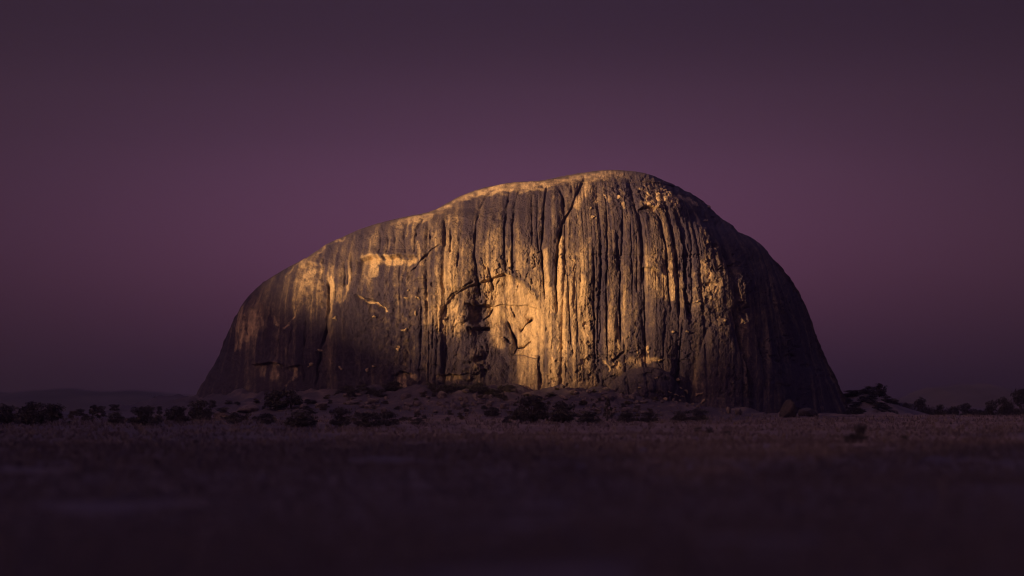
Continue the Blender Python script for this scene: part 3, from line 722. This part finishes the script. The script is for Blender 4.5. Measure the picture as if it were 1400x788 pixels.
def hill_range(name, dist, prof_uv, depth, seed, jag):
    us = np.linspace(prof_uv[0][0], prof_uv[-1][0], 220)
    vs2 = np.interp(us, [p[0] for p in prof_uv], [p[1] for p in prof_uv])
    hz = (HOR - vs2) * PX * dist
    hz = hz + jag * fbm2(us / 22, us * 0, 4, seed) * np.clip((hz + 10) / 60, 0, 1)
    prof = np.linspace(-1, 1, 15); co = []
    for p_ in prof:
        k = math.cos(p_ * math.pi / 2) ** 0.8 if abs(p_) < 1 else 0
        y = dist - CAM_D + p_ * depth
        co.append(np.stack([(us - 700) * PX * dist, np.full_like(us, y), -14 + (hz + 14) * k], 1))
    co = np.vstack(co); n = len(us); m = len(prof)
    i = np.arange(m - 1)[:, None] * n; j = np.arange(n - 1)[None, :]
    faces = np.stack([i + j, i + j + 1, i + n + j + 1, i + n + j], -1).reshape(-1, 4)
    me = mesh_from(name, co, faces); smooth(me)
    tag(obj(name, me, M_HILL), kind='structure')
hill_range('low_hills', 2200, [(-300, 548), (-200, 540), (-60, 536), (20, 537), (60, 534), (100, 531.5), (150, 536), (185, 534), (215, 537), (260, 540), (330, 548)], 300, 231, 3)
hill_range('far_mesa', 3300, [(1225, 551), (1255, 540), (1272, 529), (1300, 526), (1335, 524), (1362, 529), (1385, 540), (1480, 546), (1560, 551)], 300, 232, 6)

# ------------------------------------------------------------------ trees and shrubs
def tube(verts, faces, p0, p1, r0, r1, k=6):
    p0 = Vector(p0); p1 = Vector(p1); ax = (p1 - p0).normalized()
    s = ax.orthogonal().normalized(); t_ = ax.cross(s)
    b = len(verts)
    for p, r in ((p0, r0), (p1, r1)):
        for i in range(k):
            a = 2 * math.pi * i / k
            verts.append(tuple(p + s * (r * math.cos(a)) + t_ * (r * math.sin(a))))
    for i in range(k):
        faces.append((b + i, b + (i + 1) % k, b + k + (i + 1) % k, b + k + i))

def make_plant(kind, seed):
    """unit plant: about 1 high and 1 across; returns (trunk mesh, crown mesh)"""
    rg = random.Random(seed)
    tv, tf = [], []
    clumps = []
    if kind == 'tree':
        fork = (rg.uniform(-.03, .03), rg.uniform(-.03, .03), 0.22)
        tube(tv, tf, (0, 0, -0.06), (fork[0] * .5, fork[1] * .5, 0.16), 0.045, 0.034); tube(tv, tf, (fork[0] * .5, fork[1] * .5, 0.16), fork, 0.034, 0.027)
        for i in range(13):
            a = 2 * math.pi * i / 6.5 + rg.uniform(-.3, .3); r = rg.uniform(.10, .36)
            e = (r * math.cos(a), r * math.sin(a), rg.uniform(.28, .86) - r * .25)
            mid = ((fork[0] + e[0]) * .5, (fork[1] + e[1]) * .5, (fork[2] + e[2]) * .5 + .04)
            tube(tv, tf, fork, mid, .02, .013, 5); tube(tv, tf, mid, e, .013, .006, 5)
            clumps.append((e, rg.uniform(.13, .21)))
        for i in range(9):
            a = i * 0.7 + rg.uniform(-.2, .2); r = rg.uniform(.18, .36); clumps.append(((r * math.cos(a), r * math.sin(a), rg.uniform(.16, .34)), rg.uniform(.13, .18)))
        clumps.append(((0, 0, .78), .17)); clumps.append(((rg.uniform(-.1, .1), rg.uniform(-.1, .1), .62), .2))
    elif kind == 'tall':
        tube(tv, tf, (0, 0, -0.05), (0.02, 0, 0.5), 0.04, 0.025); tube(tv, tf, (0.02, 0, 0.5), (0, .01, .92), .025, .008)
        for i in range(13):
            h_ = .18 + .76 * i / 12; r = (.40 * (1 - h_) + .10) * rg.uniform(.6, 1.1); a = i * 2.4 + rg.uniform(-.4, .4)
            e = (r * math.cos(a), r * math.sin(a), h_)
            tube(tv, tf, (0.01, 0, h_ - .08), e, .012, .005, 5)
            clumps.append((e, rg.uniform(.10, .16) * (1.25 - h_ * .5)))
    else:
        for i in range(9):
            a = 2 * math.pi * i / 9 + rg.uniform(-.3, .3); r = rg.uniform(.1, .36)
            e = (r * math.cos(a), r * math.sin(a), rg.uniform(.30, .92) * (1 - r * .5))
            tube(tv, tf, (0.02 * math.cos(a), 0.02 * math.sin(a), -0.05), e, .018, .006, 5)
            clumps.append((e, rg.uniform(.15, .24)))
        for i in range(9):
            a = i * .7; clumps.append(((.32 * math.cos(a), .32 * math.sin(a), rg.uniform(.12, .3)), .17))
        clumps.append(((0, 0, .7), .2))
    trunk = mesh_from(kind + '_trunk', tv, tf); smooth(trunk); trunk.materials.append(M_BARK)
    cv, cf, tone = [], [], []
    for (c, r) in clumps:
        ct = rg.uniform(.1, .8)
        for k in range(80):
            dv = Vector((rg.gauss(0, 1), rg.gauss(0, 1), rg.gauss(0, 1))).normalized() * (r * rg.random() ** .45)
            p = Vector(c) + Vector((dv.x, dv.y, dv.z * .8))
            n_ = Vector((rg.gauss(0, 1), rg.gauss(0, 1), rg.gauss(0, 1) + .5)).normalized()
            s = n_.orthogonal().normalized(); s.rotate(__import__('mathutils').Quaternion(n_, rg.uniform(0, 6.3))); t_ = n_.cross(s)
            L_ = rg.uniform(.026, .055); W_ = L_ * .55; b = len(cv)
            if p.z < 0.01: p.z = 0.01 + rg.random() * .05
            cv += [tuple(p - s * L_), tuple(p + t_ * W_), tuple(p + s * L_), tuple(p - t_ * W_)]
            cf.append((b, b + 1, b + 2, b + 3))
            tone += [min(1, max(0, ct + rg.uniform(-.25, .25)))] * 4
    crown = mesh_from(kind + '_crown', cv, cf)
    attr(crown, 'tone', tone)
    return trunk, crown

PLANTS = {k: [make_plant(k, 100 + 10 * i + len(k)) for i in range(4)] for k in ('tree', 'tall', 'shrub')}
CROWN_CACHE = {}
plant_count = 0

def foot_d(u, off):
    x = (u - 700) * PX * 730
    return CAM_D + float(plan_front_y(x)) - off

def ray_ground(u, d):
    x = (u - 700) * PX * d; y = d - CAM_D
    return x, y, float(ground_z(x, y))

def plant(kind, u, d, w, h, label, group=None, name=None, dry=False):
    """w, h in metres; stands on the ground at lateral chart position u, distance d"""
    global plant_count
    plant_count += 1
    x, y, z = ray_ground(u, d)
    name = name or {'tree': 'tree', 'tall': 'tree', 'shrub': 'shrub'}[kind]
    i = plant_count % 4
    trunk, crown = PLANTS[kind][i]
    key = (kind, i, dry)
    if key not in CROWN_CACHE:
        c = crown.copy(); c.materials.append(M_LEAF2 if dry else M_LEAF); CROWN_CACHE[key] = c
    root = bpy.data.objects.new(name, None); COL.objects.link(root)
    root.empty_display_size = 1
    root.location = (x, y, z - 0.1); root.rotation_euler = (0, 0, plant_count * 2.17); root.scale = (w, w, h)
    tag(root, label, 'tree' if name == 'tree' else 'bush', group)
    obj('trunk' if kind != 'shrub' else 'stems', trunk, None, root)
    obj('crown', CROWN_CACHE[key], None, root)
    return root

def pxm(n, d): return n * PX * d

# (kind, u, distance, width px, height px, label)
TREES = [
    ('tree', 6, 600, 40, 26, 'dark tree at the far left edge of the plain, cut by the frame'),
    ('tree', 43, 590, 46, 31, 'broad dark tree on the left plain, second from the frame edge'),
    ('tree', 71, 640, 34, 24, 'rounded dark tree just right of the broad tree on the left plain'),
    ('tall', 127, 640, 22, 20, 'narrow solitary dark tree on the left plain below the low hills'),
    ('shrub', 158, 590, 24, 16, 'low dark bush left of the widest bush under the dome\'s left foot'),
    ('shrub', 197, 575, 48, 27, 'wide spreading dark bush out on the plain left of the dome'),
    ('tree', 243, 600, 34, 22, 'dark thicket bush below the dome\'s left end slope'),
    ('tree', 273, 640, 40, 27, 'tall dark bush straight below the left tip of the dome'),
    ('shrub', 321, 600, 22, 14, 'small rounded bush on its own right of the tall bush below the left tip'),
    ('shrub', 366, 600, 22, 16, 'small dark bush below the two pale patches at the dome\'s left foot'),
    ('shrub', 411, 585, 48, 24, 'large domed dark bush at the field edge below the long crack'),
    ('shrub', 465, 585, 30, 24, 'upright dark bush between the large domed bush and the long thicket'),
    ('shrub', 503, 585, 40, 19, 'left half of the long dark thicket at the field edge'),
    ('shrub', 530, 588, 34, 20, 'right half of the long dark thicket at the field edge'),
    ('tree', 376, 700, 36, 26, 'dark tree high on the slope under the pale patches of the left foot'),
    ('tree', 398, 702, 34, 24, 'dark tree beside it on the slope, right under the crack\'s lower end'),
    ('tree', 304, 690, 26, 14, 'low bush beside the pale ledge at the dome\'s left tip'),
    ('shrub', 540, 724, 26, 14, 'bush in front of the small arched hollow at the foot of the dome'),
    ('tree', 729, 615, 46, 36, 'biggest dark tree on the rubble slope below the golden alcove'),
    ('tree', 711, 625, 28, 22, 'smaller tree tucked against the left of the biggest dark tree'),
    ('tree', 769, 610, 42, 27, 'dark tree right of the biggest one on the rubble slope'),
    ('shrub', 804, 606, 34, 17, 'low dark bush at the field edge right of the two big trees'),
    ('shrub', 673, 660, 22, 13, 'small dark bush halfway up the rubble slope under the alcove'),
    ('shrub', 693, 615, 14, 9, 'tiny bush just left of the big trees at the field edge'),
    ('shrub', 571, 600, 20, 9, 'small flat bush at the field edge right of the long thicket'),
    ('shrub', 746, 735, 18, 11, 'dark bush at the crack beside the pale block in the alcove'),
    ('shrub', 774, 737, 12, 9, 'small dark bush against the golden wall right of the alcove crack'),
    ('tall', 831, 640, 16, 26, 'slender dark tree at the left end of the buttress foot'),
    ('shrub', 857, 625, 26, 14, 'dark bush under the middle of the dark buttress'),
    ('shrub', 887, 628, 28, 15, 'dark bush under the right end of the dark buttress'),
    ('shrub', 930, 650, 26, 15, 'dark bush among pale boulders at the right foot'),
    ('shrub', 955, 655, 28, 16, 'bush right of the boulder cluster at the right foot'),
    ('shrub', 1176, 430, 20, 24, 'lone pointed bush standing in the pale grass on the right'),
    ('shrub', 1164, 425, 22, 14, 'low bush at the left foot of the lone pointed bush'),
    ('shrub', 970, 520, 13, 8, 'darkest small bush in the pale strip below the right foot'),
    ('shrub', 954, 540, 11, 6, 'tiny bush just left of the darkest one in the pale strip'),
    ('shrub', 994, 500, 13, 6, 'tiny bush just right of the darkest one in the pale strip'),
    ('shrub', 1237, 445, 14, 9, 'small bush right of the lone pointed bush in the pale grass'),
    ('tree', 1157, 830, 22, 8, 'tree on the wooded knoll touching the dome\'s right edge'),
    ('tree', 1170, 835, 22, 8, 'tree on the crest of the wooded knoll right of the dome'),
    ('tree', 1187, 845, 24, 9, 'tree on the right shoulder of the wooded knoll'),
    ('tree', 1203, 850, 22, 10, 'lowest tree on the right end of the wooded knoll'),
    ('tree', 1219, 900, 24, 17, 'first tree of the far line right of the knoll'),
    ('tree', 1239, 930, 20, 19, 'second tree of the far line right of the knoll'),
    ('tree', 1262, 930, 26, 24, 'tallest round tree in the middle of the far tree line'),
    ('tree', 1283, 960, 22, 15, 'low tree right of the tallest round one in the far line'),
    ('tree', 1303, 960, 24, 13, 'low flat tree below the distant mesa'),
    ('tree', 1321, 930, 26, 18, 'rounded tree below the right end of the distant mesa'),
    ('tree', 1352, 920, 30, 21, 'broad tree third from the right edge of the far line'),
    ('tree', 1375, 930, 26, 26, 'tree second from the right edge of the far line'),
    ('tree', 1398, 900, 34, 38, 'tallest dark tree at the right edge of the photo'),
]
for k, u, d, wp, hp, lab in TREES:
    plant(k, u, d, pxm(wp, d) * 1.08, pxm(hp, d) * 1.2 + (3.3 if u > 1190 and d > 800 else 0), lab)
# fringe of scrub along the top of the rubble slope, against the foot of the wall
for i, u in enumerate([589, 600, 611, 622, 634, 645, 655, 664, 675, 686, 697]):
    x = (u - 700) * PX * 726
    dd = CAM_D + float(plan_front_y(x)) - 7 - (i % 3) * 3
    plant('shrub', u, dd, pxm(17 + (i % 4) * 3, dd), pxm(12 + (i * 5) % 4, dd), 'dark scrub bush in the fringe against the foot of the wall below the alcove', 'scrub fringe under the alcove')
for i, u in enumerate([464, 474, 485, 496, 508, 519, 529]):
    x = (u - 700) * PX * 726
    dd = CAM_D + float(plan_front_y(x)) - 8 - (i % 3) * 4
    plant('shrub', u, dd, pxm(17 + (i % 3) * 3, dd), pxm(12 + (i * 5) % 5, dd), 'dark scrub bush in the fringe along the shaded left part of the wall\'s foot', 'scrub fringe on the left foot')
for i in range(34):
    u = rng.uniform(1142, 1222); d = rng.uniform(785, 845)
    plant('shrub', u, d, pxm(rng.uniform(16, 24), d), pxm(rng.uniform(6, 9), d), 'dark scrub bush covering the wooded knoll right of the dome', 'scrub on the wooded knoll')
def under(u):
    for lim, what in ((405, 'the pale patches of the left foot'), (470, 'the long crack'), (590, 'the dark left wall'), (660, 'the shaded side of the alcove'),
                      (740, 'the golden alcove'), (825, 'the bright ribs right of the alcove')):
        if u < lim: return what
    return 'the dark buttress'
for i in range(135):
    u = rng.uniform(300, 900); d = foot_d(u, rng.uniform(4, 95)); dry = i % 2 == 0
    k = ('small dry brownish' if dry else 'small dark green')
    plant('shrub', u, d, pxm(rng.uniform(6, 13), d), pxm(rng.uniform(4, 8), d), k + ' scrub bush on the slope below ' + under(u), 'scrub below ' + under(u), dry=dry)
for i in range(62):
    u = rng.uniform(-10, 310); d = rng.uniform(610, 900); dry = i % 3 == 0
    k = ('dry brownish' if dry else 'dark') + (' low bush' if i % 2 else ' taller bush')
    where = 'under the low hills near the left frame edge' if u < 110 else ('between the narrow tree and the wide bush on the left plain' if u < 210 else 'below the left end of the dome')
    plant('shrub', u, d, pxm(rng.uniform(8, 20), d), pxm(rng.uniform(5, 8) if i % 2 else rng.uniform(9, 13), d), k + ' ' + where, 'scrub ' + where, dry=dry)
for i in range(20):
    u = 1206 + i * 10.5 + rng.uniform(-3, 3); d = rng.uniform(880, 1000)
    plant('shrub', u, d, pxm(rng.uniform(14, 24), d), pxm(rng.uniform(9, 13), d) + 3.2, 'low undergrowth bush between the trees of the far line', 'undergrowth of the far tree line')

# ------------------------------------------------------------------ boulders
def boulder_mesh(seed):
    import bmesh
    bm = bmesh.new(); bmesh.ops.create_icosphere(bm, subdivisions=4, radius=0.5)
    rg = np.random.default_rng(seed); cuts = rg.normal(size=(9, 3)); cuts /= np.linalg.norm(cuts, axis=1, keepdims=True)
    dist = rg.uniform(.30, .44, 9)
    sx = rg.uniform(.8, 1.2)
    for v in bm.verts:
        p = np.array(v.co)
        for c, dd in zip(cuts, dist):
            k = p @ c - dd
            if k > 0: p = p - c * k * .85
        nz = fbm2(np.array([p[0] * 5 + seed]), np.array([p[1] * 5 + p[2] * 4]), 3, seed)[0]
        p *= 1 + .10 * nz
        v.co = (p[0] * sx, p[1], p[2])
    me = bpy.data.meshes.new('boulder'); bm.to_mesh(me); bm.free(); smooth(me); me.materials.append(M_BOULDER)
    return me
BOULD = [boulder_mesh(s) for s in range(6)]
nb = 0
def boulder(u, d, w, h, label, group=None):
    global nb
    nb += 1
    x, y, z = ray_ground(u, d)
    o = obj('boulder', BOULD[nb % 6])
    o.scale = (w, w * .9, h); o.rotation_euler = (0.15 * math.sin(nb), 0.15 * math.cos(nb * 2), nb * 1.7)
    o.location = (x, y, z + h * .26)
    tag(o, label, 'boulder', group)
    return o
BOULDERS = [
    (1077, 690, 27, 22, 'big rounded grey boulder on the field edge at the dome\'s right foot'),
    (1106, 700, 30, 11, 'flat pale boulder half buried right of the big rounded one'),
    (996, 700, 8, 9, 'pale upright stone below the dark right flank'),
    (1009, 690, 12, 7, 'pale low stone right of the upright one below the dark flank'),
    (305, 690, 30, 9, 'long pale rock ledge on the slope at the dome\'s left tip'),
    (338, 705, 34, 8, 'long pale rock ledge under the left lobe of bare rock'),
    (278, 650, 30, 8, 'pale brown ledge lowest on the left slope'),
    (414, 700, 14, 5, 'flat pale slab on the slope right of the dark tree pair'),
    (440, 700, 22, 6, 'wide flat pale slab on the slope below the long crack'),
    (217, 700, 16, 8, 'pale rock on the plain left of the dome\'s left tip'),
    (656, 388, 8, 4, 'single pale stone lying in the dark field'),
]
for u, d, wp, hp, lab in BOULDERS:
    b_ = boulder(u, d, pxm(wp, d), pxm(hp, d) * 1.5, lab)
    if u > 1050:
        b_.data = b_.data.copy(); b_.data.materials.clear(); b_.data.materials.append(M_BOULDER2)
for i, (u, off, wp) in enumerate([(912, 14, 5), (921, 12, 6), (930, 10, 5), (938, 14, 6), (947, 12, 5), (955, 16, 6), (905, 20, 6), (939, 28, 6), (925, 24, 5), (962, 24, 5)]):
    d = foot_d(u, off)
    boulder(u, d, pxm(wp, d), pxm(wp, d), 'small pale boulder in the cluster at the right foot of the dome', 'boulder cluster at the right foot')
for i in range(240):
    u = rng.uniform(470, 905); off = rng.uniform(4, 62); d = foot_d(u, off)
    wp = rng.uniform(2.5, 9.5) if i % 5 else rng.uniform(9, 16)
    boulder(u, d, pxm(wp, d), pxm(wp, d) * rng.uniform(.5, .9), ('large' if wp > 7 else 'mid-sized' if wp > 4.5 else 'small') + ' brown boulder in the rubble below ' + under(u), 'rubble below ' + under(u))

# ------------------------------------------------------------------ grass tussocks (nobody could count them)
def build_grass():
    n = 52000
    d = np.exp(rng.uniform(math.log(92), math.log(700), n)); u = rng.uniform(-60, 1460, n)
    x = (u - 700) * PX * d; y = d - CAM_D
    db = field_edge(x, y, u)
    keep = (fbm2(x / 18, y / 18, 3, 241) > -0.45) & (y < plan_front_y(x) - 20)
    x, y, d, db = x[keep], y[keep], d[keep], db[keep]
    n = len(x); z = ground_z(x, y)
    co = []; tone = []
    hgt = rng.uniform(.25, .75, n) * np.clip(d / 250, .6, 1.5)
    for k in range(4):
        a = rng.uniform(0, 6.283, n); w = hgt * rng.uniform(.10, .25, n); le = hgt * .7
        cx = x + rng.normal(0, .25, n); cy = y + rng.normal(0, .25, n)
        dx, dy = np.cos(a), np.sin(a)
        co.append(np.stack([np.stack([cx - dy * w, cy + dx * w, z - .05], 1), np.stack([cx + dy * w, cy - dx * w, z - .05], 1), np.stack([cx + dx * le, cy + dy * le, z + hgt], 1)], 1))
        dr = .12 + (.60 - .30 * sstep(-60, -160, x)) * sstep(-60, 60, d - db) * (0.75 + 0.5 * fbm2(x / 14, y / 22, 3, 217))
        tone.append(np.repeat(np.clip(dr + rng.normal(0, .12, n), 0, 1)[:, None], 3, 1))
    co = np.concatenate(co).reshape(-1, 3); tone = np.concatenate(tone).ravel()
    faces = np.arange(len(co)).reshape(-1, 3)
    me = mesh_from('grass', co, faces); attr(me, 'tone', tone)
    tag(obj('grass', me, M_GRASS), 'dry grass tussocks over the dark field and the pale strip', 'grass', kind='stuff')
build_grass()

# ------------------------------------------------------------------ evening haze
def build_haze():
    x0, x1, y0, y1, z0, z1 = -5600, 5600, -5600, 5600, -18, 1050
    v = [(x0, y0, z0), (x1, y0, z0), (x1, y1, z0), (x0, y1, z0), (x0, y0, z1), (x1, y0, z1), (x1, y1, z1), (x0, y1, z1)]
    f = [(0, 3, 2, 1), (4, 5, 6, 7), (0, 1, 5, 4), (1, 2, 6, 5), (2, 3, 7, 6), (3, 0, 4, 7)]
    me = mesh_from('haze', v, f)
    m = bpy.data.materials.new('evening_air'); m.use_nodes = True
    t = m.node_tree; t.nodes.clear()
    o = t.nodes.new('ShaderNodeOutputMaterial'); p = t.nodes.new('ShaderNodeVolumePrincipled')
    p.inputs['Color'].default_value = (0.90, 0.78, 0.98, 1); p.inputs['Density'].default_value = HAZE; p.inputs['Anisotropy'].default_value = 0.75
    t.links.new(p.outputs[0], o.inputs['Volume'])
    tag(obj('haze', me, m), 'thin evening haze', kind='stuff')
HAZE = 0.9e-4
build_haze()
